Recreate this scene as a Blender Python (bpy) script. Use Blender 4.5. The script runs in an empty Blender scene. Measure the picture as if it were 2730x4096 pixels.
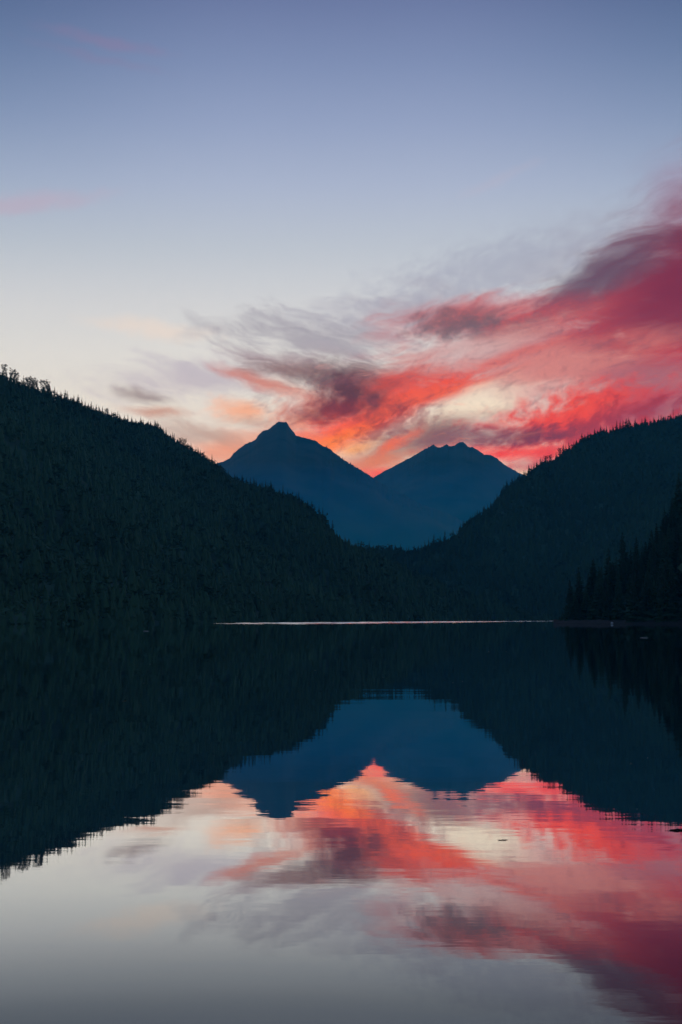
import bpy, math, random
import numpy as np

# ------------------------------------------------------------------ camera, world, exposure
sc = bpy.context.scene
R = math.radians
FPX = 5689.0                       # focal length in pixels of the 2730 x 4096 photograph (50 mm, full frame)
PITCH = R(4.315)
CAM_H = 2.0
cam_d = bpy.data.cameras.new("camera")
cam = bpy.data.objects.new("camera", cam_d)
sc.collection.objects.link(cam)
cam.location = (0, 0, CAM_H)
cam.rotation_euler = (R(90) + PITCH, 0, 0)
cam_d.sensor_width = 36; cam_d.lens = 50; cam_d.sensor_fit = 'AUTO'
cam_d.clip_start = 0.1; cam_d.clip_end = 60000
sc.camera = cam
sc.view_settings.view_transform = 'Standard'
sc.view_settings.look = 'None'
sc.view_settings.exposure = 0
sc.view_settings.gamma = 1
sc.render.engine = 'CYCLES'
sc.cycles.use_denoising = True
try:
    sc.cycles.denoiser = 'OPENIMAGEDENOISE'
except Exception:
    pass
sc.cycles.max_bounces = 6
sc.cycles.diffuse_bounces = 2
sc.cycles.glossy_bounces = 3
sc.cycles.volume_bounces = 0
sc.cycles.transparent_max_bounces = 4
sc.cycles.use_adaptive_sampling = False

# air: Rayleigh-like scattering per metre, used by the haze box; the sky colours below are given as seen
# through that air and divided by its transmittance
HAZE_COL = np.array((0.03, 0.62, 1.0))
HAZE_DENS = 6.3e-5
HAZE_TOP = 1420.0
INSC = np.array((0.10, 0.125, 0.155))     # light the air itself sends back
HAZE_ON = True

def lin(c):
    c = np.array(c, float) / 255.0
    return np.where(c <= 0.04045, c / 12.92, ((c + 0.055) / 1.055) ** 2.4)

def through_air(rgb, el_deg):
    c = lin(rgb)
    if not HAZE_ON:
        return c
    L = min(11500.0, HAZE_TOP / max(math.sin(R(max(el_deg, 0.5))), 1e-3))
    T = np.exp(-HAZE_COL * HAZE_DENS * L)
    return np.maximum(c - INSC * (1 - T), 0.0) / T

def azel(px, py):
    x = (px - 1365) / FPX; u = (2048 - py) / FPX
    d = np.array((x, math.cos(PITCH) - u * math.sin(PITCH), math.sin(PITCH) + u * math.cos(PITCH)))
    d /= np.linalg.norm(d)
    return math.degrees(math.atan2(d[0], d[1])), math.degrees(math.asin(d[2]))

class NT:
    def __init__(s, nt):
        s.nt = nt; s.n = nt.nodes; s.l = nt.links
    def add(s, t, **kw):
        n = s.n.new(t)
        for k, v in kw.items():
            setattr(n, k, v)
        return n
    def put(s, sock, v):
        if isinstance(v, bpy.types.NodeSocket):
            s.l.new(v, sock)
        else:
            sock.default_value = v
    def math(s, op, a, b=0.0, c=0.0):
        n = s.add('ShaderNodeMath', operation=op)
        for i, v in enumerate((a, b, c)):
            s.put(n.inputs[i], v)
        return n.outputs[0]
    def vmath(s, op, a, b=(0, 0, 0), out=0):
        n = s.add('ShaderNodeVectorMath', operation=op)
        s.put(n.inputs[0], a); s.put(n.inputs[1], b)
        return n.outputs[out]
    def mapping(s, v, loc=(0, 0, 0), rot=(0, 0, 0), scale=(1, 1, 1), kind='POINT'):
        n = s.add('ShaderNodeMapping', vector_type=kind)
        s.put(n.inputs[0], v)
        n.inputs['Location'].default_value = loc
        n.inputs['Rotation'].default_value = rot
        n.inputs['Scale'].default_value = scale
        return n.outputs[0]
    def noise(s, v, scale, detail=2.0, rough=0.5, color=False, dist=0.0, dims='3D'):
        n = s.add('ShaderNodeTexNoise', noise_dimensions=dims)
        s.put(n.inputs['Vector'], v)
        n.inputs['Scale'].default_value = scale
        n.inputs['Detail'].default_value = detail
        n.inputs['Roughness'].default_value = rough
        n.inputs['Distortion'].default_value = dist
        return n.outputs['Color' if color else 'Fac']
    def maprange(s, v, a, b, c, d, kind='SMOOTHSTEP'):
        n = s.add('ShaderNodeMapRange', interpolation_type=kind)
        s.put(n.inputs[0], v)
        for i, q in enumerate((a, b, c, d)):
            s.put(n.inputs[i + 1], q)
        return n.outputs[0]
    def mix(s, f, a, b, blend='MIX'):
        n = s.add('ShaderNodeMix', data_type='RGBA', blend_type=blend)
        s.put(n.inputs[0], f); s.put(n.inputs[6], a); s.put(n.inputs[7], b)
        return n.outputs[2]
    def ramp(s, f, stops):
        n = s.add('ShaderNodeValToRGB')
        s.put(n.inputs[0], f)
        e = n.color_ramp.elements
        while len(e) > 1:
            e.remove(e[-1])
        e[0].position = stops[0][0]; e[0].color = stops[0][1]
        for p, c in stops[1:]:
            q = e.new(p); q.color = c
        return n.outputs[0]

def c4(c):
    return (float(c[0]), float(c[1]), float(c[2]), 1.0)

world = bpy.data.worlds.new("World")
sc.world = world
world.use_nodes = True
w = NT(world.node_tree)
w.n.clear()
tc = w.add('ShaderNodeTexCoord')
sep = w.add('ShaderNodeSeparateXYZ'); w.l.new(tc.outputs['Generated'], sep.inputs[0])
az = w.math('MULTIPLY', w.math('ARCTAN2', sep.outputs[0], sep.outputs[1]), 57.29578)
el = w.math('MULTIPLY', w.math('ARCSINE', sep.outputs[2]), 57.29578)
comb = w.add('ShaderNodeCombineXYZ'); w.l.new(az, comb.inputs[0]); w.l.new(el, comb.inputs[1])
P = comb.outputs[0]                 # degrees of azimuth and elevation

# clear dusk sky: gradient with elevation, a little darker away from the sunset
grad = [(-10, (30, 36, 44)), (0.0, (214, 176, 158)), (5, (226, 196, 174)), (7, (229, 213, 198)), (8.6, (227, 219, 207)),
        (10.5, (221, 218, 212)), (12.5, (209, 210, 211)), (14.8, (188, 196, 206)), (17.2, (169, 181, 204)),
        (19.5, (148, 163, 194)), (21.8, (127, 144, 180)), (24.2, (106, 122, 162)), (32, (84, 104, 146)), (55, (80, 108, 166)), (90, (74, 102, 166))]
lo, hi = -10.0, 90.0
stops = [((e - lo) / (hi - lo), c4(through_air(c, e))) for e, c in grad]
fac = w.maprange(el, lo, hi, 0.0, 1.0, 'LINEAR')
sky = w.ramp(fac, stops)
absaz = w.math('ABSOLUTE', az)
# behind the camera the low sky is the blue-grey of the side away from the sunset
east_stops = [((e - lo) / (hi - lo), c4(lin(c))) for e, c in
              [(-10, (30, 36, 44)), (0, (98, 126, 148)), (12, (116, 142, 166)), (30, (96, 124, 170)), (60, (80, 108, 166)), (90, (74, 102, 166))]]
east = w.ramp(fac, east_stops)
sky = w.mix(w.maprange(absaz, 22.0, 110.0, 0.0, 1.0), sky, east)
side = w.math('MULTIPLY', w.maprange(absaz, 3.0, 17.0, 0.0, 1.0), w.maprange(el, 12.0, 26.0, 0.08, 1.0))
sky = w.mix(side, sky, w.mix(1.0, sky, c4((0.58, 0.68, 0.73)), 'MULTIPLY'))

# clouds: soft bodies in the sky, torn by streaky noise
def fibre(v, loc, rot, sx, sy):
    return w.mapping(v, loc=loc, rot=(0, 0, R(rot)), scale=(1 / sx, 1 / sy, 1), kind='TEXTURE')   # long axis at angle rot
warp = w.noise(fibre(P, (0, 0, 0), 14, 0.28, 0.62), 1.0, 3.0, 0.55, color=True)
warp = w.vmath('SUBTRACT', warp, (0.5, 0.5, 0.5))
warp = w.vmath('MULTIPLY', warp, (1.9, 0.85, 0))
Pw = w.vmath('ADD', P, warp)
streak = w.noise(fibre(Pw, (1, 0, 0), 15, 0.34, 1.2), 1.0, 8.0, 0.64, dist=0.5)
streak2 = w.noise(fibre(Pw, (7.3, 2.1, 0), -17, 0.36, 1.5), 1.0, 8.0, 0.64, dist=0.4)
blot = w.noise(fibre(Pw, (3.3, 9.1, 0), 24, 1.0, 1.6), 1.35, 6.0, 0.6)
S = w.math('SUBTRACT', streak, 0.5)
S2 = w.math('SUBTRACT', streak2, 0.5)
B = w.math('SUBTRACT', blot, 0.5)
TEAR = {'s': S, 't': S2, 'b': B}

def cloud(px, py, rx, ry, rot, rgb, alpha, kind='s', k=2.2, inner=0.05, outer=1.5):
    global sky
    a, e = azel(px, py)
    v = w.mapping(Pw, loc=(a, e, 0), rot=(0, 0, R(rot)), scale=(rx / 100.0, ry / 100.0, 1), kind='TEXTURE')
    d = w.vmath('LENGTH', v, out=1)
    d = w.math('MULTIPLY_ADD', TEAR[kind], k, d)
    m = w.maprange(d, outer, inner, 0.0, alpha)
    sky = w.mix(m, sky, c4(through_air(rgb, e)))

# faint high wisps
cloud(100, 810, 330, 34, 10, (190, 168, 186), .48, 'b', 1.5)
cloud(420, 165, 230, 26, -8, (144, 122, 156), .34, 'b', 1.5)
cloud(400, 235, 260, 18, -10, (138, 122, 156), .25, 'b', 1.5)
cloud(1990, 720, 180, 26, 22, (188, 180, 196), .25, 'b', 1.5)
cloud(620, 1320, 240, 36, -4, (236, 216, 200), .55, 'b', 1.5)
# grey veils on the upper edge of the bank
cloud(2050, 1060, 640, 130, 14, (164, 169, 186), .72, 'b', 2.4)
cloud(1560, 1270, 420, 110, 8, (168, 166, 178), .68, 't', 3.4)
cloud(1230, 1370, 380, 95, -6, (160, 156, 165), .72, 't', 3.8)
cloud(800, 1500, 400, 85, 4, (190, 182, 190), .85, 't', 3.0)
# the great rose bank at the right, going on beyond the frame
cloud(2790, 930, 220, 270, -8, (172, 132, 160), .65, 's', 0.9)
cloud(3300, 1050, 900, 480, 16, (120, 62, 84), .95, 's', 0.9)
cloud(2760, 1230, 640, 330, 28, (152, 66, 86), .97, 's', 1.1, .35, 1.25)
cloud(2790, 1130, 330, 290, 30, (118, 54, 80), .80, 's', 1.0)
cloud(2400, 1110, 330, 90, 26, (98, 84, 104), .88, 's', 1.5)
cloud(2270, 1400, 640, 190, 8, (190, 96, 106), .92, 's', 1.5)
cloud(2150, 1265, 470, 80, 2, (196, 76, 86), .88, 's', 1.9)
cloud(2600, 1400, 420, 80, -14, (178, 60, 78), .85, 's', 1.7)
cloud(1960, 1235, 260, 34, 8, (206, 90, 96), .55, 'b', 2.0)
cloud(2010, 1300, 170, 40, -10, (150, 76, 88), .70, 's', 1.8)
cloud(1860, 1275, 340, 85, 6, (196, 104, 108), .70, 's', 2.4)
cloud(1850, 1290, 230, 64, 4, (106, 98, 108), .85, 'b', 2.4)
cloud(2720, 1200, 400, 210, 22, (122, 56, 80), .85, 's', 1.0)
cloud(2720, 1420, 300, 55, -16, (186, 52, 74), .70, 's', 1.6)
cloud(2350, 1160, 260, 60, 22, (104, 82, 102), .70, 'b', 1.6)
cloud(2180, 1490, 520, 105, 10, (212, 138, 132), .82, 's', 2.0)
cloud(2650, 1560, 300, 120, 10, (196, 92, 102), .85, 's', 1.6)
cloud(2600, 1520, 200, 80, 14, (158, 112, 124), .65, 's', 2.4)
cloud(1860, 1400, 420, 52, 14, (204, 152, 148), .85, 's', 2.0)
cloud(1740, 1465, 270, 66, 16, (208, 190, 188), .92, 's', 1.5)
cloud(2010, 1440, 230, 24, 20, (218, 108, 102), .55, 's', 2.0)
# left wing, dark with a glowing lower lip
cloud(1290, 1490, 360, 60, -10, (160, 138, 138), .70, 't', 2.8)
cloud(1070, 1528, 220, 36, -18, (206, 116, 98), .78, 't', 2.2)
cloud(1200, 1500, 220, 34, -10, (134, 106, 106), .75, 't', 2.6)
cloud(1560, 1560, 330, 95, 16, (206, 78, 74), .90, 's', 2.2)
cloud(1450, 1500, 130, 45, 10, (132, 94, 100), .70, 't', 2.2)
cloud(1250, 1650, 190, 75, 10, (196, 96, 88), .85, 'b', 2.2)
cloud(1320, 1640, 170, 42, 10, (112, 62, 74), .70, 'b', 2.2)
# glowing red and orange belt
cloud(1500, 1655, 420, 60, 20, (238, 80, 66), .95, 's', 2.0)
cloud(1370, 1730, 350, 90, 22, (252, 100, 64), .97, 's', 1.6)
cloud(1300, 1790, 220, 60, 18, (255, 136, 74), .90, 's', 1.8)
cloud(1420, 1800, 150, 36, 22, (255, 172, 98), .80, 's', 2.0)
cloud(1720, 1590, 260, 42, 16, (236, 104, 84), .85, 's', 2.0)
cloud(1410, 1575, 200, 92, -16, (88, 68, 80), .95, 'b', 1.7)
cloud(1320, 1655, 130, 34, 14, (120, 62, 72), .75, 'b', 2.0)
# pale gap
cloud(1880, 1625, 270, 72, 18, (240, 222, 198), .97, 's', 1.4, .25, 1.3)
cloud(2200, 1555, 170, 36, 4, (222, 182, 174), .65, 's', 2.0)
# grey-brown streaks under the gap
cloud(1690, 1720, 300, 46, 12, (140, 112, 112), .88, 's', 2.2)
cloud(1560, 1810, 260, 58, 14, (160, 122, 112), .82, 's', 2.4)
cloud(1580, 1770, 130, 22, 30, (246, 110, 84), .75, 's', 2.0)
# blotchy red at the right foot
cloud(2290, 1690, 460, 140, 10, (230, 76, 74), .97, 'b', 1.5, .35, 1.25)
cloud(2600, 1650, 330, 95, 8, (150, 82, 104), .85, 'b', 1.9)
cloud(2330, 1645, 270, 62, 10, (242, 86, 76), .70, 'b', 1.6)
cloud(2400, 1690, 340, 80, 12, (138, 62, 82), .62, 'b', 3.6, 0.1, 1.0)
cloud(1560, 1700, 300, 70, 20, (140, 66, 70), .55, 'b', 3.4, 0.1, 0.9)
cloud(2080, 1745, 260, 52, 2, (112, 72, 92), .92, 'b', 2.0)
cloud(1850, 1745, 200, 40, 4, (126, 90, 102), .80, 's', 2.0)
cloud(2100, 1818, 330, 34, -2, (244, 80, 78), .90, 's', 1.8)
cloud(2180, 1862, 240, 28, 2, (190, 92, 106), .75, 's', 2.0)
cloud(2450, 1740, 320, 40, 14, (208, 78, 88), .70, 'b', 2.0)
# low warm light left of the peak and at the saddle
cloud(940, 1800, 260, 80, 6, (234, 148, 116), .85, 't', 1.8)
cloud(1090, 1745, 160, 70, 20, (226, 160, 136), .65, 't', 2.0)
cloud(960, 1640, 110, 46, -4, (248, 168, 126), .80, 'b', 1.8, 0.0, 1.7)
cloud(990, 1690, 130, 30, -6, (196, 172, 158), .70, 't', 2.2)
cloud(560, 1585, 110, 22, -14, (158, 144, 142), .85, 't', 2.6)
cloud(620, 1648, 130, 20, -4, (198, 150, 132), .85, 't', 2.0)
cloud(800, 1738, 210, 40, -8, (186, 160, 148), .80, 't', 2.6)
cloud(1470, 1865, 220, 50, 8, (224, 130, 100), .85, 's', 2.0)
cloud(1500, 1900, 160, 26, 4, (248, 92, 70), .85, 's', 1.6)
# fibres and mottling within the bank
def zone(px, py, rx, ry, rot):
    a, e = azel(px, py)
    v = w.mapping(Pw, loc=(a, e, 0), rot=(0, 0, R(rot)), scale=(rx / 100.0, ry / 100.0, 1), kind='TEXTURE')
    return w.maprange(w.vmath('LENGTH', v, out=1), 1.15, 0.55, 0.0, 1.0)
bank = w.math('MAXIMUM', zone(1980, 1520, 760, 300, 12), zone(1300, 1600, 420, 190, 8))
fib = w.noise(fibre(Pw, (5.1, 1.7, 0), 18, 0.6, 2.1), 1.0, 9.0, 0.68, dist=0.25)
fib2 = w.noise(fibre(Pw, (2.4, 6.9, 0), 8, 0.6, 2.3), 1.0, 9.0, 0.68, dist=0.25)
mot = w.noise(fibre(Pw, (8.8, 4.2, 0), 50, 2.4, 4.0), 1.0, 7.0, 0.66, dist=0.15)
low = w.maprange(el, 6.0, 12.0, 1.0, 0.0)
dark = w.mix(low, c4(through_air((112, 84, 102), 11)), c4(through_air((128, 70, 82), 8)))
pale = w.mix(low, c4(through_air((214, 160, 158), 11)), c4(through_air((250, 150, 112), 8)))
bank = w.math('MULTIPLY', bank, w.maprange(el, 6.2, 8.8, 0.45, 1.0))
sky = w.mix(w.math('MULTIPLY', bank, w.maprange(fib, 0.50, 0.76, 0.0, 0.62)), sky, dark)
sky = w.mix(w.math('MULTIPLY', bank, w.maprange(fib2, 0.54, 0.76, 0.0, 0.55)), sky, pale)
sky = w.mix(w.math('MULTIPLY', bank, w.maprange(mot, 0.50, 0.72, 0.0, 0.26)), sky, dark)
bg = w.add('ShaderNodeBackground'); w.l.new(sky, bg.inputs[0]); bg.inputs[1].default_value = 1.0
wo = w.add('ShaderNodeOutputWorld'); w.l.new(bg.outputs[0], wo.inputs[0])
world.cycles.sampling_method = 'MANUAL'
world.cycles.sample_map_resolution = 512   # enough for the soft dusk light

# ------------------------------------------------------------------ helpers
rng = np.random.default_rng(7)
random.seed(7)
COL = sc.collection

def at(px, py, D):
    """world point seen at that pixel of the photograph, D metres along +Y"""
    x = (px - 1365) / FPX; u = (2048 - py) / FPX
    d = np.array((x, math.cos(PITCH) - u * math.sin(PITCH), math.sin(PITCH) + u * math.cos(PITCH)))
    return np.array((0, 0, CAM_H)) + d * (D / d[1])

def on_water(px, py):
    x = (px - 1365) / FPX; u = (2048 - py) / FPX
    d = np.array((x, math.cos(PITCH) - u * math.sin(PITCH), math.sin(PITCH) + u * math.cos(PITCH)))
    return np.array((0, 0, CAM_H)) + d * (CAM_H / -d[2])

def mesh_np(name, V, F, mats, smooth=False, midx=None):
    """F: (n,3) or (n,4) array, or list of such arrays"""
    Fs = F if isinstance(F, list) else [F]
    me = bpy.data.meshes.new(name)
    V = np.asarray(V, np.float32)
    me.vertices.add(len(V)); me.vertices.foreach_set('co', V.ravel())
    loops = np.concatenate([np.asarray(f, np.int32).ravel() for f in Fs])
    tot = np.concatenate([np.full(len(f), np.asarray(f).shape[1], np.int32) for f in Fs])
    start = np.concatenate(([0], np.cumsum(tot)[:-1])).astype(np.int32)
    me.loops.add(len(loops)); me.loops.foreach_set('vertex_index', loops)
    me.polygons.add(len(tot)); me.polygons.foreach_set('loop_start', start)
    try:
        me.polygons.foreach_set('loop_total', tot)
    except Exception:
        pass
    for m in (mats if isinstance(mats, (list, tuple)) else [mats]):
        me.materials.append(m)
    if midx is not None:
        me.polygons.foreach_set('material_index', np.asarray(midx, np.int32))
    me.polygons.foreach_set('use_smooth', np.full(len(tot), smooth, bool))
    me.update(calc_edges=True)
    me.validate()
    return me

def ob(name, me, parent=None, loc=None, label=None, cat=None, group=None, kind=None):
    o = bpy.data.objects.new(name, me)
    COL.objects.link(o)
    if parent is not None:
        o.parent = parent
    if loc is not None:
        o.location = loc
    if label: o['label'] = label
    if cat: o['category'] = cat
    if group: o['group'] = group
    if kind: o['kind'] = kind
    return o

# ------------------------------------------------------------------ materials
def mat(name, base, var=0.35, scale=0.3, rough=0.9, second=None, spec=0.2, bump=0.0, bscale=2.0):
    m = bpy.data.materials.new(name); m.use_nodes = True
    t = NT(m.node_tree)
    b = m.node_tree.nodes['Principled BSDF']
    g = t.add('ShaderNodeNewGeometry')
    n = t.noise(g.outputs['Position'], scale, 4.0, 0.6)
    a = np.array(base); s = np.array(second) if second is not None else a * (1 - var)
    col = t.mix(t.maprange(n, 0.35, 0.65, 0.0, 1.0), c4(np.minimum(a * (1 + var), 1)), c4(s))
    oi = t.add('ShaderNodeObjectInfo')
    v = t.maprange(oi.outputs['Random'], 0, 1, 0.75, 1.25, 'LINEAR')
    col = t.mix(1.0, col, v, 'MULTIPLY')
    t.l.new(col, b.inputs['Base Color'])
    b.inputs['Roughness'].default_value = rough
    b.inputs['Specular IOR Level'].default_value = spec
    if bump:
        bn = t.add('ShaderNodeBump'); bn.inputs['Distance'].default_value = bump
        t.l.new(t.noise(g.outputs['Position'], bscale, 5.0, 0.6), bn.inputs['Height'])
        t.l.new(bn.outputs[0], b.inputs['Normal'])
    return m

M_conifer = mat('conifer_needles', (0.036, 0.076, 0.038), 0.15, 0.004, 0.85)
M_near = mat('near_conifer_needles', (0.026, 0.062, 0.032), 0.25, 0.05, 0.85)
M_broad = mat('thin_autumn_leaves', (0.045, 0.055, 0.03), 0.4, 0.05, 0.85)
M_bark = mat('bark', (0.09, 0.07, 0.055), 0.3, 0.8, 0.95)
M_soil = mat('forest_floor', (0.036, 0.072, 0.038), 0.4, 0.02, 0.95)
M_rock = mat('mountain_rock_and_scrub', (0.036, 0.054, 0.05), 0.35, 0.003, 0.95, second=(0.010, 0.026, 0.022), bump=6.0, bscale=0.02)
M_bank = mat('shore_earth_and_gravel', (0.024, 0.019, 0.014), 0.4, 0.25, 0.95, second=(0.013, 0.018, 0.011), bump=0.1)
M_stone = mat('pale_shore_stone', (0.42, 0.41, 0.39), 0.2, 1.5, 0.9, bump=0.05)
M_ground = mat('valley_ground', (0.05, 0.06, 0.04), 0.4, 0.01, 0.95)
M_twig = mat('wet_dark_wood', (0.03, 0.02, 0.015), 0.3, 40.0, 0.5)
M_leaf = mat('pale_dry_leaf', (0.55, 0.5, 0.4), 0.15, 30.0, 0.7)
M_pale = mat('bleached_driftwood', (0.3, 0.28, 0.25), 0.2, 8.0, 0.8)

def water_material(name, bump_scale, bump_dist, stretch, rough):
    m = bpy.data.materials.new(name); m.use_nodes = True
    t = NT(m.node_tree); t.n.clear()
    g = t.add('ShaderNodeNewGeometry')
    norm = None
    if bump_dist:
        h1 = t.noise(t.mapping(g.outputs['Position'], scale=(stretch, 1, 1)), bump_scale, 3.0, 0.5)
        h2 = t.noise(t.mapping(g.outputs['Position'], loc=(31, 7, 0), rot=(0, 0, R(12)), scale=(stretch * 0.8, 1, 1)), bump_scale * 0.16, 2.0, 0.5)
        patch = t.maprange(t.noise(t.mapping(g.outputs['Position'], scale=(0.5, 1, 1)), 0.11, 3.0, 0.55), 0.36, 0.64, 0.25, 1.5)
        h = t.math('MULTIPLY', t.math('ADD', h1, t.math('MULTIPLY', h2, 5.0)), patch)
        bn = t.add('ShaderNodeBump'); bn.inputs['Strength'].default_value = 1.0
        bn.inputs['Distance'].default_value = bump_dist
        t.l.new(h, bn.inputs['Height'])
        norm = bn.outputs[0]
    lw = t.add('ShaderNodeLayerWeight'); lw.inputs[0].default_value = 0.5
    cosv = t.math('SUBTRACT', 1.0, lw.outputs['Facing'])
    # reflectance against the cosine of the angle of incidence
    fc = t.add('ShaderNodeFloatCurve')
    cv = fc.mapping.curves[0]
    pts = [(0, 1.0), (0.06, 0.97), (0.12, 0.92), (0.16, 0.77), (0.20, 0.54), (0.24, 0.30), (0.27, 0.19), (0.32, 0.15), (0.45, 0.09), (0.7, 0.04), (1, 0.03)]
    cv.points[0].location = pts[0]; cv.points[1].location = pts[-1]
    for p in pts[1:-1]:
        cv.points.new(*p)
    fc.mapping.update()
    t.l.new(cosv, fc.inputs['Value'])
    gl = t.add('ShaderNodeBsdfGlossy'); gl.inputs['Roughness'].default_value = rough
    gl.inputs['Color'].default_value = (0.955, 0.99, 1, 1)
    df = t.add('ShaderNodeBsdfDiffuse'); df.inputs['Color'].default_value = (0.012, 0.022, 0.026, 1)
    if norm is not None:
        t.l.new(norm, gl.inputs['Normal'])
    mx = t.add('ShaderNodeMixShader')
    t.l.new(fc.outputs[0], mx.inputs[0]); t.l.new(df.outputs[0], mx.inputs[1]); t.l.new(gl.outputs[0], mx.inputs[2])
    out = t.add('ShaderNodeOutputMaterial'); t.l.new(mx.outputs[0], out.inputs[0])
    return m
M_lake = water_material('lake_water', 3.2, 0.00052, 0.42, 0.012)
M_trail = water_material('light_trail_water', 1.0, 0, 1, 0.05)  # mirror surface of the added waves that stand in for the light trail

# ------------------------------------------------------------------ ground and lake
def sheet(name, x0, x1, y0, y1, z, m, nx=1, ny=1):
    xs = np.linspace(x0, x1, nx + 1); ys = np.linspace(y0, y1, ny + 1)
    V = np.array([(x, y, z) for y in ys for x in xs])
    F = np.array([(j * (nx + 1) + i, j * (nx + 1) + i + 1, (j + 1) * (nx + 1) + i + 1, (j + 1) * (nx + 1) + i) for j in range(ny) for i in range(nx)])
    return mesh_np(name, V, F, m)
ob('ground', sheet('ground', -11000, 11000, -2500, 13500, -6, M_ground, 8, 8), kind='structure', label='valley floor under the lake and hills')
ob('lake', sheet('lake', -1500, 1500, -400, 2100, 0, M_lake, 4, 4), kind='structure', label='calm dark lake mirroring the mountains and red sky')

# ------------------------------------------------------------------ hills and mountains
def vnoise(x, y, seed=0):
    """smooth value noise, vectorised"""
    x = np.asarray(x, float); y = np.asarray(y, float)
    xi = np.floor(x).astype(np.int64); yi = np.floor(y).astype(np.int64)
    xf = x - xi; yf = y - yi
    u = xf * xf * (3 - 2 * xf); v = yf * yf * (3 - 2 * yf)
    def h(a, b):
        n = (a * 374761393 + b * 668265263 + seed * 974634777) & 0x7fffffff
        n = ((n ^ (n >> 13)) * 1274126177) & 0x7fffffff
        return ((n ^ (n >> 16)) & 0xffff) / 65535.0
    return (h(xi, yi) * (1 - u) + h(xi + 1, yi) * u) * (1 - v) + (h(xi, yi + 1) * (1 - u) + h(xi + 1, yi + 1) * u) * v
def fbm(x, y, seed=0, oct=4):
    s = 0; a = 0.5
    for k in range(oct):
        s = s + a * (vnoise(x * 2 ** k, y * 2 ** k, seed + k) - 0.5); a *= 0.55
    return s

class Hill:
    """ridge: (px, py, D) along the skyline; foot: (px, D) along the water's edge"""
    def __init__(s, name, ridge, foot, step, rows, m, drop=0.0, amp=0.0, nsc=0.01, jag=0.0, back=500.0, curve=1.0, seed=1, smooth=True, label=None, zfoot=-5.0):
        ridge = np.array(ridge, float); foot = np.array(foot, float)
        s.px = np.arange(ridge[0, 0], ridge[-1, 0] + step, step)
        py = np.interp(s.px, ridge[:, 0], ridge[:, 1]); D = np.interp(s.px, ridge[:, 0], ridge[:, 2])
        k = np.ones(5) / 5
        D = np.convolve(np.pad(D, 2, 'edge'), k, 'valid')
        fD = np.interp(s.px, foot[:, 0], foot[:, 1])
        n = len(s.px)
        top = np.array([at(a, b, c) for a, b, c in zip(s.px, py, D)])
        top[:, 2] -= drop
        if jag:
            top[:, 2] += jag * 2 * fbm(s.px / 9.0, s.px * 0, seed + 50, 4)
        kk = np.ones(31) / 31
        soft = top.copy(); soft[:, 2] = np.convolve(np.pad(top[:, 2], 15, 'edge'), kk, 'valid')
        base = np.array([at(a, 2477, c) for a, c in zip(s.px, fD)]); base[:, 2] = zfoot
        ts = np.linspace(0, 1, rows)
        bts = np.array((0.03, 0.08, 0.2, 0.45, 0.75, 1.0))
        G = np.zeros((n, rows + len(bts), 3))
        for j, t in enumerate(ts):
            crest = soft + (top - soft) * t ** 9
            p = base + (crest - base) * t
            p[:, 2] = base[:, 2] + (crest[:, 2] - base[:, 2]) * t ** curve
            wgt = math.sin(math.pi * min(t, 0.985)) ** 0.8
            p[:, 2] += amp * wgt * 2 * fbm(p[:, 0] * nsc, p[:, 1] * nsc * 0.6, seed)
            G[:, j] = p
        out = top - np.array((0, 0, CAM_H)); out[:, 2] = 0; out /= np.linalg.norm(out, axis=1)[:, None]
        for j, t in enumerate(bts):
            p = top + out * back * t
            p[:, 2] = top[:, 2] + (zfoot - top[:, 2]) * t ** 1.15
            G[:, rows + j] = p
        s.G = G; s.rows = rows; s.D = D; s.n = n
        nr = rows + len(bts)
        idx = np.arange(n * nr).reshape(n, nr)
        F = np.stack([idx[:-1, :-1].ravel(), idx[1:, :-1].ravel(), idx[1:, 1:].ravel(), idx[:-1, 1:].ravel()], 1)
        s.ob = ob(name, mesh_np(name, G.reshape(-1, 3), F, m, smooth), kind='structure', label=label)
    def crest(s, px):
        j = s.rows - 1
        return np.array([np.interp(px, s.px, s.G[:, j, k]) for k in range(3)])
    def depth(s, px):
        return float(np.interp(px, s.px, s.D))
    def sample(s, density, pxmin, pxmax, jmin=0, jmax=None, thin=None):
        G = s.G; jmax = s.rows + 1 if jmax is None else jmax
        i0 = max(int(np.searchsorted(s.px, pxmin)), 0); i1 = min(int(np.searchsorted(s.px, pxmax)), s.n - 1)
        A = G[i0:i1, jmin:jmax]; Bq = G[i0 + 1:i1 + 1, jmin:jmax]; Cq = G[i0 + 1:i1 + 1, jmin + 1:jmax + 1]; Dq = G[i0:i1, jmin + 1:jmax + 1]
        A, Bq, Cq, Dq = [q.reshape(-1, 3) for q in (A, Bq, Cq, Dq)]
        ar = np.abs((Bq - A)[:, 0] * (Dq - A)[:, 1] - (Bq - A)[:, 1] * (Dq - A)[:, 0])
        n = int(ar.sum() * density)
        f = rng.choice(len(ar), n, p=ar / ar.sum())
        u = rng.random((n, 1)); v = rng.random((n, 1))
        return A[f] * (1 - u) * (1 - v) + Bq[f] * u * (1 - v) + Cq[f] * u * v + Dq[f] * (1 - u) * v

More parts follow.
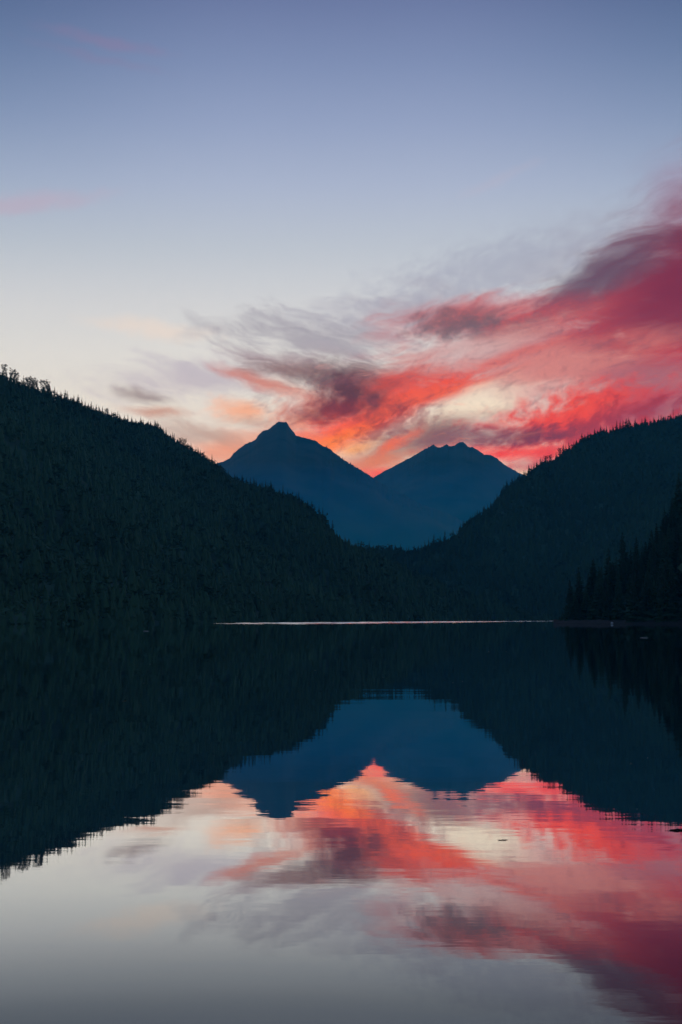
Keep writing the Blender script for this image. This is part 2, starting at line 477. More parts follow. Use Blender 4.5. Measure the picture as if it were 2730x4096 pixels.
LEFT_RIDGE = [(-1600, 1560, 1150), (-900, 1440, 1250), (-400, 1410, 1380), (-150, 1460, 1450), (0, 1503, 1500), (75, 1533, 1530), (157, 1567, 1560), (200, 1569, 1580), (249, 1584, 1620),
    (284, 1592, 1640), (325, 1605, 1670), (371, 1630, 1710), (429, 1653, 1760), (493, 1671, 1820), (551, 1685, 1860), (609, 1694, 1900), (638, 1708, 1900), (667, 1732, 1890), (708, 1761, 1870),
    (754, 1782, 1860), (800, 1810, 1840), (841, 1833, 1820), (870, 1856, 1800), (885, 1862, 1790), (907, 1888, 1780), (947, 1914, 1760), (1001, 1934, 1720), (1050, 1949, 1690), (1112, 1967, 1660), (1166, 1981, 1620),
    (1202, 2000, 1590), (1237, 2026, 1560), (1273, 2055, 1530), (1295, 2073, 1510), (1313, 2096, 1490), (1336, 2136, 1470), (1362, 2163, 1450), (1394, 2183, 1440), (1435, 2196, 1430), (1513, 2222, 1440),
    (1600, 2264, 1460), (1670, 2290, 1480), (1748, 2324, 1510), (1818, 2346, 1540), (1930, 2390, 1590), (2050, 2430, 1640), (2160, 2462, 1690), (2240, 2480, 1720)]
LEFT_FOOT = [(-1600, 420), (-400, 520), (0, 570), (500, 640), (870, 740), (1365, 960), (1800, 1300), (2240, 1700)]
RIGHT_RIDGE = [(1300, 2230, 2300), (1400, 2196, 2250), (1452, 2186, 2200), (1539, 2186, 2150), (1600, 2192, 2120), (1628, 2201, 2100), (1679, 2192, 2080), (1717, 2172, 2080), (1786, 2154, 2090), (1833, 2130, 2110), (1842, 2110, 2115), (1861, 2088, 2120),
    (1893, 2066, 2140), (1921, 2050, 2160), (1949, 2030, 2180), (1977, 2010, 2200), (2001, 1974, 2220), (2024, 1942, 2240), (2066, 1920, 2270), (2097, 1900, 2300), (2128, 1876, 2330), (2164, 1855, 2360),
    (2186, 1840, 2390), (2217, 1838, 2410), (2226, 1824, 2420), (2271, 1796, 2450), (2316, 1767, 2500), (2360, 1740, 2540), (2400, 1727, 2570), (2441, 1716, 2600), (2476, 1712, 2620), (2525, 1702, 2640),
    (2566, 1690, 2650), (2642, 1677, 2680), (2691, 1664, 2700), (2730, 1655, 2700), (2900, 1610, 2650), (3300, 1540, 2400), (3900, 1600, 2100)]
RIGHT_FOOT = [(1300, 1750), (2200, 1700), (2800, 1500), (3900, 1200)]
NEAR_RIDGE = [(2225, 2478, 690), (2262, 2440, 690), (2290, 2400, 695), (2330, 2345, 705), (2400, 2300, 715), (2470, 2262, 730), (2540, 2230, 745), (2600, 2200, 755), (2650, 2120, 770), (2690, 2050, 785), (2730, 2000, 800), (2850, 1900, 830), (3100, 1800, 850), (3600, 1750, 800), (4400, 1800, 700)]
NEAR_FOOT = [(2225, 660), (2450, 600), (2730, 560), (3100, 480), (4400, 330)]
LM_RIDGE = [(250, 2090, 7600), (500, 1985, 7600), (700, 1910, 7700), (820, 1872, 7800), (885, 1853, 7900), (920, 1838, 7950), (938, 1815, 7950), (960, 1797, 7970), (983, 1780, 8000), (1019, 1764, 8000), (1034, 1745, 8000), (1046, 1730, 8000), (1072, 1719, 8000), (1095, 1704, 8000), (1106, 1695, 8000), (1116, 1689, 8000),
    (1130, 1691, 8000), (1147, 1692, 8000), (1154, 1702, 8000), (1159, 1711, 8000), (1168, 1721, 8000), (1177, 1730, 8000), (1184, 1744, 8000), (1215, 1751, 7950), (1260, 1762, 7900), (1287, 1780, 7900), (1318, 1793, 7850), (1340, 1813, 7850), (1376, 1838, 7800), (1425, 1868, 7750), (1465, 1894, 7700),
    (1500, 1916, 7650), (1554, 1950, 7600), (1609, 1974, 7550), (1670, 2011, 7500), (1735, 2034, 7450), (1796, 2057, 7400), (1900, 2110, 7300), (2050, 2190, 7200), (2200, 2290, 7100)]
LM_FOOT = [(250, 4800), (1130, 4700), (1600, 5200), (2200, 6000)]
RM_RIDGE = [(900, 2180, 9600), (1200, 2060, 9600), (1400, 1955, 9600), (1495, 1908, 9600), (1535, 1885, 9600), (1577, 1866, 9600), (1633, 1836, 9600), (1689, 1804, 9600), (1722, 1786, 9600), (1735, 1777, 9600), (1741, 1785, 9600), (1752, 1790, 9600), (1763, 1792, 9600), (1775, 1785, 9600), (1786, 1779, 9600), (1793, 1781, 9600), (1797, 1788, 9600), (1808, 1785, 9600), (1819, 1783, 9600), (1828, 1778, 9600),
    (1838, 1771, 9600), (1854, 1771, 9600), (1866, 1779, 9600), (1871, 1786, 9600), (1880, 1791, 9600), (1891, 1790, 9600), (1912, 1801, 9600), (1927, 1812, 9600), (1938, 1820, 9600), (1966, 1822, 9600), (1987, 1834, 9600), (2019, 1862, 9600), (2075, 1890, 9600), (2200, 1945, 9600), (2400, 2020, 9500), (2700, 2120, 9400)]
RM_FOOT = [(900, 7600), (1500, 7000), (1850, 6600), (2700, 6600)]

hill_left = Hill('hill_left', LEFT_RIDGE, LEFT_FOOT, 6, 44, M_soil, drop=6.5, amp=26, nsc=0.006, back=600, curve=1.08, seed=3, label='dark forested hill sloping down from the left to the far shore')
hill_right = Hill('hill_right', RIGHT_RIDGE, RIGHT_FOOT, 6, 34, M_soil, drop=7.5, amp=26, nsc=0.005, back=700, curve=1.1, seed=11, label='dark forested hill rising to the right behind the lake')
slope_right = Hill('slope_right', NEAR_RIDGE, NEAR_FOOT, 12, 18, M_soil, drop=16, amp=4, nsc=0.02, back=250, curve=1.0, seed=21, label='steep wooded bank close by at the right edge', zfoot=-2)
mountain_left = Hill('mountain_left', LM_RIDGE, LM_FOOT, 3, 70, M_rock, amp=150, nsc=0.0016, jag=5.0, back=2500, curve=1.25, seed=31, label='hazy blue pyramid mountain with a blunt summit left of the saddle')
mountain_right = Hill('mountain_right', RM_RIDGE, RM_FOOT, 3, 70, M_rock, amp=150, nsc=0.0014, jag=5.0, back=2500, curve=1.2, seed=41, label='hazy blue mountain with a toothed summit right of the saddle')

# shore bank at the foot of the near slope
pxs = np.arange(2215, 3400, 8.0)
fD = np.interp(pxs, [p[0] for p in NEAR_FOOT], [p[1] for p in NEAR_FOOT])
rows = []
for off, z in ((-14, -0.4), (-11, 0.1), (-7, 0.4), (0, 0.8), (10, 1.3), (20, 1.0)):
    rr = []
    for a, d in zip(pxs, fD):
        p = at(a, 2477, d + off + 5 * float(fbm(a / 30.0, off * 0.1, 5)))
        rr.append((p[0], p[1], z * (0.7 + 1.2 * (0.5 + float(fbm(a / 22.0, off * 0.05, 8))))))
    rows.append(rr)
V = np.array(rows).reshape(-1, 3); n = len(pxs)
F = np.array([(j * n + i, j * n + i + 1, (j + 1) * n + i + 1, (j + 1) * n + i) for j in range(len(rows) - 1) for i in range(n - 1)])
ob('shore', mesh_np('shore', V, F, M_bank, True), kind='structure', label='low brown earth and gravel shore under the wooded bank')

# ------------------------------------------------------------------ trees
def tube(pts, rads, sides=5):
    V = []; F = []
    for k, (p, r) in enumerate(zip(pts, rads)):
        p = np.array(p, float)
        a = np.array(pts[min(k + 1, len(pts) - 1)], float) - np.array(pts[max(k - 1, 0)], float)
        a /= np.linalg.norm(a) + 1e-9
        x = np.cross(a, (0.31, 0.95, 0.1)); x /= np.linalg.norm(x) + 1e-9
        y = np.cross(a, x)
        for q in range(sides):
            th = 2 * math.pi * q / sides
            V.append(p + r * (math.cos(th) * x + math.sin(th) * y))
    for k in range(len(pts) - 1):
        for q in range(sides):
            F.append((k * sides + q, k * sides + (q + 1) % sides, (k + 1) * sides + (q + 1) % sides, (k + 1) * sides + q))
    return np.array(V), np.array(F)

def conifer(seed, whorls=20, per=8, rad=0.17, low=0.08, ragged=0.25):
    """unit-height spruce: (trunk V, F), (crown V, F tris)"""
    r = random.Random(seed)
    tv, tf = tube([(0, 0, -0.06), (0, 0, 0.4), (0.004, 0, 0.8), (0.006, 0.002, 1.0)], [0.016, 0.011, 0.005, 0.001], 5)
    V = []; F = []
    lop = r.uniform(-0.2, 0.2); lopa = r.uniform(0, 6.28)
    for i in range(whorls):
        h = low + (0.985 - low) * (i / (whorls - 1)) ** 0.92
        L0 = rad * (1 - h) ** 0.8 * (0.55 + 0.45 * min(1, (h - low + 0.06) / 0.2)) + 0.012
        m = max(4, int(per * (1 - 0.5 * h)))
        for b in range(m):
            if r.random() < ragged * 0.35:
                continue
            th = 6.283 * (b + r.uniform(-.35, .35)) / m + i * 2.4
            L = L0 * r.uniform(1 - ragged, 1 + ragged) * (1 + lop * math.cos(th - lopa))
            c, s_ = math.cos(th), math.sin(th)
            droop = L * r.uniform(0.25, 0.6) * (1 - 0.7 * h)
            wd = L * r.uniform(0.28, 0.42)
            z = h + r.uniform(-.012, .012)
            k = len(V)
            V += [(0, 0, z + 0.012), (c * L * .55 - s_ * wd, s_ * L * .55 + c * wd, z - droop * .65 - .012),
                  (c * L, s_ * L, z - droop * .8), (c * L * .55 + s_ * wd, s_ * L * .55 - c * wd, z - droop * .65 - .012),
                  (c * L * .6, s_ * L * .6, z - droop * .25), (c * L * .5, s_ * L * .5, z - droop - L * .28)]
            F += [(k, k + 1, k + 4), (k + 1, k + 2, k + 4), (k, k + 4, k + 3), (k + 4, k + 2, k + 3), (k, k + 5, k + 2)]
    # leader
    k = len(V); V += [(0.012, 0, .965), (-.008, .01, .965), (-.006, -.01, .96), (0.006, 0.002, 1.02)]
    F += [(k, k + 1, k + 3), (k + 1, k + 2, k + 3), (k + 2, k, k + 3)]
    return (tv, tf), (np.array(V), np.array(F))

def broadleaf(seed, spread=0.2, leaves=900, low=0.2, limbs=20):
    """unit-height tree with an upright, open crown: limbs leave the trunk all the way up and fork into twigs"""
    r = random.Random(seed)
    TV = []; TF = []; nT = 0; tips = []
    def add(pts, rads, sides):
        nonlocal nT
        v, f = tube(pts, rads, sides); TV.append(v); TF.append(f + nT); nT += len(v)
    lean = (r.uniform(-.05, .05), r.uniform(-.05, .05))
    trunk = [np.array((lean[0] * z + r.uniform(-.008, .008), lean[1] * z + r.uniform(-.008, .008), z)) for z in (-.08, .15, .35, .55, .75, .92)]
    add(trunk, [.02, .017, .014, .01, .006, .002], 6)
    tz = [p[2] for p in trunk]
    for k in range(limbs):
        z = low + (.9 - low) * (k + r.random()) / limbs
        p0 = np.array([np.interp(z, tz, [p[c] for p in trunk]) for c in range(3)])
        th = k * 2.4 + r.uniform(-.5, .5)
        u = (z - low) / (.95 - low)
        L = spread * (.55 + .9 * math.sin(math.pi * min(.15 + .75 * u, 1))) * r.uniform(.6, 1.15)
        d = np.array((math.cos(th), math.sin(th), r.uniform(.5, 1.3))); d /= np.linalg.norm(d)
        p1 = p0 + d * L * .5; d2 = d + np.array((r.uniform(-.2, .2), r.uniform(-.2, .2), .35)); d2 /= np.linalg.norm(d2)
        p2 = p1 + d2 * L * .5
        add([p0, p1, p2], [.006, .004, .0015], 4)
        for q in range(5):
            b0 = p0 + (p1 - p0) * r.uniform(.5, 1) if q < 2 else p1 + (p2 - p1) * r.random()
            dd = d2 + np.array([r.gauss(0, .6) for _ in range(3)]); dd /= np.linalg.norm(dd)
            b1 = b0 + dd * L * r.uniform(.2, .45)
            add([b0, b1], [.002, .0008], 3)
            tips += [b0 * (1 - t) + b1 * t for t in (.3, .6, .9)]
        tips += [p1, p2]
    V = []; F = []
    for q in range(leaves):
        p = tips[r.randrange(len(tips))] + np.array([r.gauss(0, .014) for _ in range(3)])
        s_ = r.uniform(.008, .02)
        a = np.array([r.gauss(0, 1) for _ in range(3)]); a /= np.linalg.norm(a)
        b = np.cross(a, [r.gauss(0, 1) for _ in range(3)]); b /= np.linalg.norm(b)
        k = len(V); V += [p - a * s_, p + b * s_ * .6, p + a * s_, p - b * s_ * .6]; F.append((k, k + 1, k + 2, k + 3))
    TVa = np.concatenate(TV); TFa = np.concatenate(TF); V = np.array(V)
    top = max(TVa[:, 2].max(), V[:, 2].max())
    return (TVa / top, TFa), (V / top, np.array(F))

def pair(kind, i, t, c, leafm):
    return (mesh_np('%s_trunk' % kind, t[0], t[1], M_bark, True), mesh_np('%s_crown' % kind, c[0], c[1], leafm))
def single(kind, t, c, leafm):
    V = np.concatenate([t[0], c[0]])
    return mesh_np(kind, V, [t[1], c[1] + len(t[0])], [M_bark, leafm], False, [0] * len(t[1]) + [1] * len(c[1]))

CON = [conifer(s, 18, 8, rad, .06, .3) for s, rad in ((1, .17), (2, .15), (3, .2), (4, .13), (5, .18), (6, .22))]
CON_ONE = [single('conifer', t, c, M_conifer) for t, c in CON]
CON_PAIR = [pair('conifer', i, t, c, M_conifer) for i, (t, c) in enumerate(CON)]
NEARC = [conifer(20 + s, 30, 11, rad, .05, .3) for s, rad in ((1, .17), (2, .15), (3, .19), (4, .2), (5, .14))]
NEAR_PAIR = [pair('near_conifer', i, t, c, M_near) for i, (t, c) in enumerate(NEARC)]
BRO = [broadleaf(40 + s, sp, lv, lo_, lb) for s, sp, lv, lo_, lb in ((1, .2, 2000, .06, 26), (2, .22, 2400, .08, 26), (3, .22, 2800, .04, 30), (4, .14, 1500, .05, 26), (5, .24, 3200, .04, 32))]
BRO_PAIR = [pair('broadleaf', i, t, c, M_broad) for i, (t, c) in enumerate(BRO)]
DEAD = broadleaf(77, .1, 120, .35, 14)
DEAD_PAIR = pair('dead', 0, DEAD[0], DEAD[1], M_broad)

def tree(name, meshes, loc, h, wide=1.0, label=None, cat='tree', group=None):
    e = ob(name, None, loc=loc, label=label, cat=cat, group=group)
    e.scale = (h * wide, h * wide, h)
    e.rotation_euler = (R(random.uniform(-2, 2)), R(random.uniform(-2, 2)), random.uniform(0, 6.283))
    ob('trunk', meshes[0], parent=e); ob('crown', meshes[1], parent=e)
    return e
def tree_one(name, me, loc, h, wide, label, group):
    o = ob(name, me, loc=loc, label=label, cat='tree', group=group)
    o.scale = (h * wide, h * wide, h); o.rotation_euler = (0, 0, random.uniform(0, 6.283))
    return o
def crest_h(hill, px, ytop):
    p = hill.crest(px); D = hill.depth(px)
    t = at(px, ytop, D)
    return p, max(float(t[2] - p[2]), 4.0)

# trees one can tell apart on the left crest: (px, py of the top, kind, variant, width, label)
LEFT_TREES = [
    (14, 1455, 'b', 3, 1.1, 'tall feathery broadleaf tree at the left picture edge, highest on the crest'),
    (28, 1481, 'c', 3, 1.0, 'slim dark conifer just right of the highest feathery tree'),
    (52, 1470, 'b', 1, 1.0, 'open crowned broadleaf tree, taller of the pair near the left edge'),
    (67, 1486, 'b', 0, 1.0, 'thin broadleaf tree, lower right one of the pair near the left edge'),
    (94, 1502, 'c', 4, 1.1, 'stout dark conifer alone in the gap between the broadleaf trees'),
    (114, 1501, 'b', 2, 1.0, 'leafy broadleaf tree, left and tallest in the wide clump on the left crest'),
    (128, 1506, 'b', 4, 1.0, 'broad leafy tree in the middle of the wide clump on the left crest'),
    (140, 1511, 'b', 1, .9, 'round topped broadleaf tree, right end of the wide clump on the left crest'),
    (150, 1518, 'c', 3, 1.1, 'narrow ragged tree between the wide clump and the lone tall broadleaf'),
    (176, 1513, 'b', 0, 1.3, 'tall fan shaped broadleaf tree with thin see-through branches on the left crest'),
    (188, 1526, 'b', 2, .9, 'lower bushy tree leaning against the fan shaped broadleaf'),
    (200, 1535, 'c', 2, 1.0, 'dark conifer ending the broken tree line on the left crest'),
    (261, 1557, 'c', 5, .9, 'conifer with a knobbly top standing above low scrub on the left crest'),
    (296, 1577, 'c', 1, 1.0, 'small pointed conifer, left of a pair on the upper left slope'),
    (312, 1576, 'c', 5, .9, 'bushy conifer, right of a pair on the upper left slope'),
    (366, 1604, 'c', 4, .95, 'spire shaped conifer standing clear of the left skyline'),
    (397, 1621, 'c', 2, .9, 'dark conifer just below the clear spire on the left skyline'),
    (426, 1631, 'b', 4, .9, 'small round broadleaf tree amid conifers on the left skyline'),
    (725, 1748, 'b', 2, 1.1, 'dark round headed tree, left of two on the lower left skyline'),
    (739, 1752, 'b', 4, 1.0, 'dark round headed tree, right of two on the lower left skyline'),
    (766, 1771, 'c', 3, 1.0, 'slender pointed conifer below the two round headed trees'),
    (940, 1893, 'c', 4, 1.1, 'large conifer on the slope in front of the pyramid mountain base'),
    (1053, 1925, 'c', 3, 1.1, 'thin spire conifer rising in front of the pyramid mountain'),
    (1231, 2001, 'c', 5, 1.0, 'big dark conifer at the shoulder of the left slope'),
    (1331, 2081, 'c', 3, 1.2, 'tall slim conifer where the left slope turns steep'),
]
def spawn(hill, lst, group_word):
    for px, yt, k, v, wd, lab in lst:
        p, h = crest_h(hill, px, yt)
        if k == 'b':
            tree('broadleaf_tree', BRO_PAIR[v], p, h, wd * 1.15, lab, 'tree')
        elif k == 'd':
            tree('bare_tree', DEAD_PAIR, p, h, wd, lab, 'tree')
        else:
            tree('conifer_tree', CON_PAIR[v], p, h, wd * 1.25, lab, 'tree')
spawn(hill_left, LEFT_TREES, 'left')
RIGHT_TREES = [
    (2095, 1881, 'c', 3, 1.2, 'pointed conifer at the foot of the right skyline beside the toothed mountain'),
    (2117, 1859, 'c', 1, 1.2, 'slim conifer second up from the foot of the right skyline'),
    (2148, 1842, 'c', 4, 1.1, 'conifer below the sharp spire on the lower right skyline'),
    (2163, 1828, 'c', 3, 1.3, 'sharp spire conifer left of two round trees on the right skyline'),
    (2184, 1821, 'b', 4, 1.2, 'rounded dark tree, left of two on the right skyline'),
    (2203, 1816, 'b', 2, 1.1, 'rounded dark tree, right of two on the right skyline'),
    (2225, 1805, 'c', 3, 1.1, 'tall conifer just above the two rounded trees'),
    (2240, 1789, 'b', 4, 1.0, 'broad dense tree on the step of the right skyline'),
    (2277, 1766, 'c', 3, 1.1, 'needle thin conifer standing out midway up the right skyline'),
    (2468, 1683, 'c', 1, 1.2, 'slender conifer, left end of the tall row on the right crest'),
    (2481, 1681, 'c', 3, 1.3, 'thin conifer, second in the tall row on the right crest'),
    (2493, 1680, 'c', 1, 1.2, 'thin conifer in the tall row beside the dense dark clump'),
    (2507, 1672, 'c', 5, 1.0, 'dense dark conifer, left of the tallest clump on the right crest'),
    (2517, 1671, 'c', 2, 1.1, 'dense dark conifer, right of the tallest clump on the right crest'),
    (2542, 1673, 'c', 4, 1.1, 'lone conifer in the gap right of the tallest clump'),
    (2569, 1672, 'c', 1, 1.1, 'small conifer beyond the gap on the right crest'),
    (2694, 1636, 'd', 0, .8, 'thin bare tree sticking up alone near the right edge of the crest'),
]
spawn(hill_right, RIGHT_TREES, 'right')

def crest_row(hill, pxa, pxb, step, hmin, hmax, label, group, skip):
    x = pxa
    while x < pxb:
        if not any(abs(x - q) < 6 for q in skip):
            p = hill.crest(x); D = hill.depth(x)
            h = random.uniform(hmin, hmax) * (1.25 if random.random() < .15 else 1)
            q = p + np.array((0, random.uniform(-8, 4), -0.6))
            tree_one('conifer_tree', random.choice(CON_ONE), q, h * 1.12, random.uniform(.9, 1.35), label, group)
        x += step * random.uniform(.55, 1.5)
sl = [t[0] for t in LEFT_TREES]; sr = [t[0] for t in RIGHT_TREES]
crest_row(hill_left, 210, 880, 13, 8.5, 13.5, 'small dark conifer in the even tree line down the left hill crest', 'conifers down the left hill crest', sl)
crest_row(hill_left, 884, 1440, 15, 9, 15, 'dark conifer on the left slope edge in front of the blue mountain', 'conifers edging the left slope before the mountain', sl)
crest_row(hill_right, 1446, 1850, 16, 9, 16, 'dark conifer on the low valley rim between the two hills', 'conifers on the valley rim', sr)
crest_row(hill_right, 1852, 2090, 11, 10, 15, 'dark conifer on the steep lower right hill edge beside blue mountain', 'conifers on the lower right hill edge', sr)
crest_row(hill_right, 2090, 2735, 14, 10, 15, 'small dark conifer in the even tree line up the right hill crest', 'conifers up the right hill crest', sr)

# near slope: trees one can tell apart by their tips, then the rest of the stand
NEAR_TIPS = [
    (2715, 1892, 2, 1.0, 'tall dark conifer at the right picture edge, highest on the near bank'),
    (2684, 1990, 0, 1.1, 'dark conifer just left of the tallest one on the near bank'),
    (2655, 2040, 3, 1.1, 'broad dark conifer on the steep edge of the near bank'),
    (2628, 2092, 1, 1.1, 'dark conifer midway down the steep edge of the near bank'),
    (2610, 2120, 4, 1.2, 'slim dark conifer at the lower end of the steep edge'),
    (2548, 2150, 0, 1.0, 'conifer in the dip between the steep edge and lone pointed conifer'),
    (2498, 2128, 2, 0.9, 'lone pointed conifer standing above the middle of the near bank'),
    (2437, 2192, 4, 1.1, 'pointed conifer left of the lone tall one on the near bank'),
    (2372, 2232, 3, 1.0, 'bushy conifer on the lower near bank toward the lake'),
    (2318, 2268, 1, 1.1, 'conifer second from the lakeward end of the near bank'),
    (2284, 2322, 0, 1.1, 'last conifer at the lakeward tip of the near bank'),
]
for px, yt, v, wd, lab in NEAR_TIPS:
    p, h = crest_h(slope_right, px, yt)
    tree('conifer_tree', NEAR_PAIR[v], p, min(h, 40), wd, lab, 'tree')
pts = slope_right.sample(1 / 95.0, 2232, 2780)
tipx = np.array([t[0] for t in NEAR_TIPS]); tipy = np.array([t[1] for t in NEAR_TIPS])
cnt = 0
EDGE_X = [2225, 2250, 2284, 2318, 2372, 2437, 2498, 2548, 2610, 2655, 2684, 2715, 3000]
EDGE_Y = [2478, 2425, 2338, 2285, 2248, 2215, 2190, 2165, 2130, 2060, 2005, 1940, 1800]
for p in pts:
    px = 1365 + FPX * p[0] / p[1] * (math.cos(PITCH))
    h = random.uniform(14, 24)
    lim = at(px, np.interp(px, EDGE_X, EDGE_Y), p[1])[2] - p[2]
    h = min(h, lim - random.uniform(0, 2.5))
    if h < 5 or cnt > 112:
        continue
    cnt += 1
    tree('conifer_tree', random.choice(NEAR_PAIR), p + np.array((0, 0, -.3)), h, random.uniform(.95, 1.35),
         *(('dark conifer in the front row along the near right shore', 'tree', 'front row of the near right bank') if p[2] < 7 else
           ('dark conifer high on the steep right end of the near bank', 'tree', 'upper right of the near bank') if px > 2600 else
           ('dark conifer in the middle of the stand on the near right bank', 'tree', 'middle of the near right bank')))

# the woods covering the hills: one mass each
def simple_tree(seed):
    r = random.Random(seed)
    V = []; F = []
    for (z0, z1, rad) in ((0.0, .5, .2), (.25, .78, .15), (.55, 1.0, .1)):
        k = len(V); m = 6
        for q in range(m):
            th = 6.283 * (q + r.uniform(-.3, .3)) / m; rr = rad * r.uniform(.65, 1.25)
            V.append((rr * math.cos(th), rr * math.sin(th), z0 + r.uniform(-.05, .07)))
        V.append((r.uniform(-.01, .01), r.uniform(-.01, .01), z1))
        F += [(k + q, k + (q + 1) % m, k + m) for q in range(m)]
    return np.array(V), np.array(F)
def simple_round(seed):
    r = random.Random(seed)
    V = []; F = []
    for q in range(26):
        a = r.uniform(0, 6.283); e = r.uniform(-.4, 1.57); rr = r.uniform(.12, .26)
        c = np.array((rr * math.cos(a) * math.cos(e), rr * math.sin(a) * math.cos(e), .62 + .34 * math.sin(e)))
        t = np.array([[r.gauss(0, .075) for _ in range(3)] for _ in range(3)])
        k = len(V); V += list(c + t); F.append((k, k + 1, k + 2))
    return np.array(V), np.array(F)
SIMPLE = [simple_tree(s) for s in range(5)] + [simple_round(s) for s in range(2)]
def woods(name, pts, hmin, hmax, wide, label, probs):
    VV = []; FF = []; off = 0
    which = rng.choice(len(SIMPLE), len(pts), p=probs)
    for k, (v, f) in enumerate(SIMPLE):
        q = pts[which == k]; n = len(q)
        if not n: continue
        h = rng.uniform(hmin, hmax, n) * np.where(rng.random(n) < .12, 1.3, 1.0); a = rng.uniform(0, 6.283, n); wd = h * rng.uniform(.8, 1.3, n) * wide
        c, s_ = np.cos(a), np.sin(a)
        X = (v[None, :, 0] * c[:, None] - v[None, :, 1] * s_[:, None]) * wd[:, None] + q[:, 0:1]
        Y = (v[None, :, 0] * s_[:, None] + v[None, :, 1] * c[:, None]) * wd[:, None] + q[:, 1:2]
        Z = v[None, :, 2] * h[:, None] + q[:, 2:3] - .5
        VV.append(np.stack([X, Y, Z], 2).reshape(-1, 3))
        FF.append((f[None] + (np.arange(n) * len(v))[:, None, None]).reshape(-1, 3) + off)
        off += n * len(v)
    ob(name, mesh_np(name, np.concatenate(VV), np.concatenate(FF), M_conifer), kind='stuff', label=label, cat='forest')
PR = np.array((.18, .18, .18, .16, .12, .09, .09)); PR /= PR.sum()
woods('forest', hill_left.sample(1 / 42.0, -260, 2240, 0, 41), 8, 13, 1.25, 'dense dark wood covering the left hill', PR)
woods('forest', hill_left.sample(1 / 18.0, -200, 2240, 40, 45), 5.5, 8.5, 1.5, 'low young trees filling the skyline of the left hill', PR)
woods('forest', hill_left.sample(1 / 26.0, -60, 215, 40, 45), 8, 12.5, 1.15, 'thicker young trees at the top of the left hill under the tall broadleaf trees', PR)
woods('forest', hill_right.sample(1 / 48.0, 1300, 2950, 0, 31), 9, 15, 1.2, 'dense dark wood covering the right hill', PR)
woods('forest', hill_right.sample(1 / 20.0, 1300, 2850, 30, 35), 6.5, 10, 1.5, 'low young trees filling the skyline of the right hill', PR)
woods('forest', slope_right.sample(1 / 60.0, 2790, 3600), 13, 22, 1.1, 'dark wood on the near bank beyond the right picture edge', PR)
woods('forest', mountain_left.sample(1 / 500.0, 1300, 1700, 60, 70), 7, 14, 1.0, 'sparse far trees along the flank of the pyramid mountain', PR)
woods('forest', mountain_right.sample(1 / 700.0, 1480, 1720, 60, 70), 7, 13, 1.0, 'sparse far trees along the left flank of the toothed mountain', PR)

# ------------------------------------------------------------------ light trail along the far shore, shaped as an added strip of sky-reflecting waves
def trail_waves():
    kx = [800, 870, 1365, 1800, 1974, 2224]
    near = [600, 560, 600, 840, 1000, 1330]; far = [640, 720, 940, 1270, 1440, 1660]
    Ds = np.arange(545, 1660, 0.8)
    px = np.linspace(800, 2224, 700)
    nr, fr = np.interp(px, kx, near), np.interp(px, kx, far)
    m = 64
    V = np.zeros((len(Ds), m, 3))
    for i, D in enumerate(Ds):
        ok = px[(nr <= D) & (fr >= D)]
        lo_, hi_ = (ok.min(), ok.max()) if len(ok) else (870, 870)
        q = np.linspace(lo_, hi_, m)
        X = (q - 1365) / FPX * D
        f, g = np.interp(q, kx, near), np.interp(q, kx, far)
        t = np.clip((D - f) / np.maximum(g - f, 1), 0, 1)
        env = np.sin(np.pi * np.clip(t, .0, 1)) ** .5 * np.clip((q - 800) / 200, 0, 1) ** .8 * np.clip((2224 - q) / 30 + .4, 0, 1)
        ph = 2 * np.pi * D / 5.2 + 6 * fbm(X * .03, X * 0 + D * .03, 91) + X * .03
        A = TRAIL_WAVE * env * (.5 + 1.2 * (fbm(X * .05, X * 0 + D * .12, 95) + .5))
        V[i] = np.stack([X, X * 0 + D, .006 + A * (.5 + .5 * np.sin(ph))], 1)
    n = len(Ds)
    idx = np.arange(n * m).reshape(n, m)
    F = np.stack([idx[:-1, :-1].ravel(), idx[:-1, 1:].ravel(), idx[1:, 1:].ravel(), idx[1:, :-1].ravel()], 1)
    return mesh_np('light_trail_waves', V.reshape(-1, 3), F, M_trail, False)
TRAIL_WAVE = 0.30
ob('light_trail_waves', trail_waves(), kind='structure', label='thin bright light trail along the far shore, stood in for by rippled water')

# ------------------------------------------------------------------ small things on the water and shore
def twig(L, r, seed):
    q = random.Random(seed)
    pts_ = [(L * (k / 6 - .5), q.uniform(-.06, .06) * L, r * .5 + q.uniform(-.02, .05) * L) for k in range(7)]
    v, f = tube(pts_, [r * .35, r * .8, r, r * .9, r, r * .7, r * .25], 6)
    v2, f2 = tube([pts_[4], (pts_[4][0] + .12 * L, pts_[4][1] + .05 * L, pts_[4][2] + .1 * L)], [r * .5, r * .15], 5)
    v3, f3 = tube([pts_[2], (pts_[2][0] - .08 * L, pts_[2][1] - .06 * L, pts_[2][2] + .06 * L)], [r * .5, r * .2], 5)
    return np.concatenate([v, v2, v3]), np.concatenate([f, f2 + len(v), f3 + len(v) + len(v2)])
def put_twig(px, py, wpx, m, name, label, cat, seed, thick=.09):
    p = on_water(px, py); L = wpx / FPX * p[1]
    v, f = twig(L, L * thick, seed)
    o = ob(name, mesh_np(name, v, f, m, True), loc=(p[0], p[1], 0), label=label, cat=cat)
    o.rotation_euler = (0, 0, R(random.uniform(-8, 14)))
put_twig(2012, 3361, 42, M_twig, 'floating_twig', 'short dark twig floating in the pale gap of the cloud reflection', 'twig', 3, .038)
put_twig(2712, 3322, 66, M_twig, 'floating_twig', 'thin dark twig floating at the right edge below the hill reflection', 'twig', 4, .06)
put_twig(586, 2525, 24, M_pale, 'floating_branch', 'pale branch floating far out near the left shore', 'branch', 5, .05)
put_twig(2578, 2551, 36, M_pale, 'floating_branch', 'pale branch floating in front of the near right bank', 'branch', 6, .03)

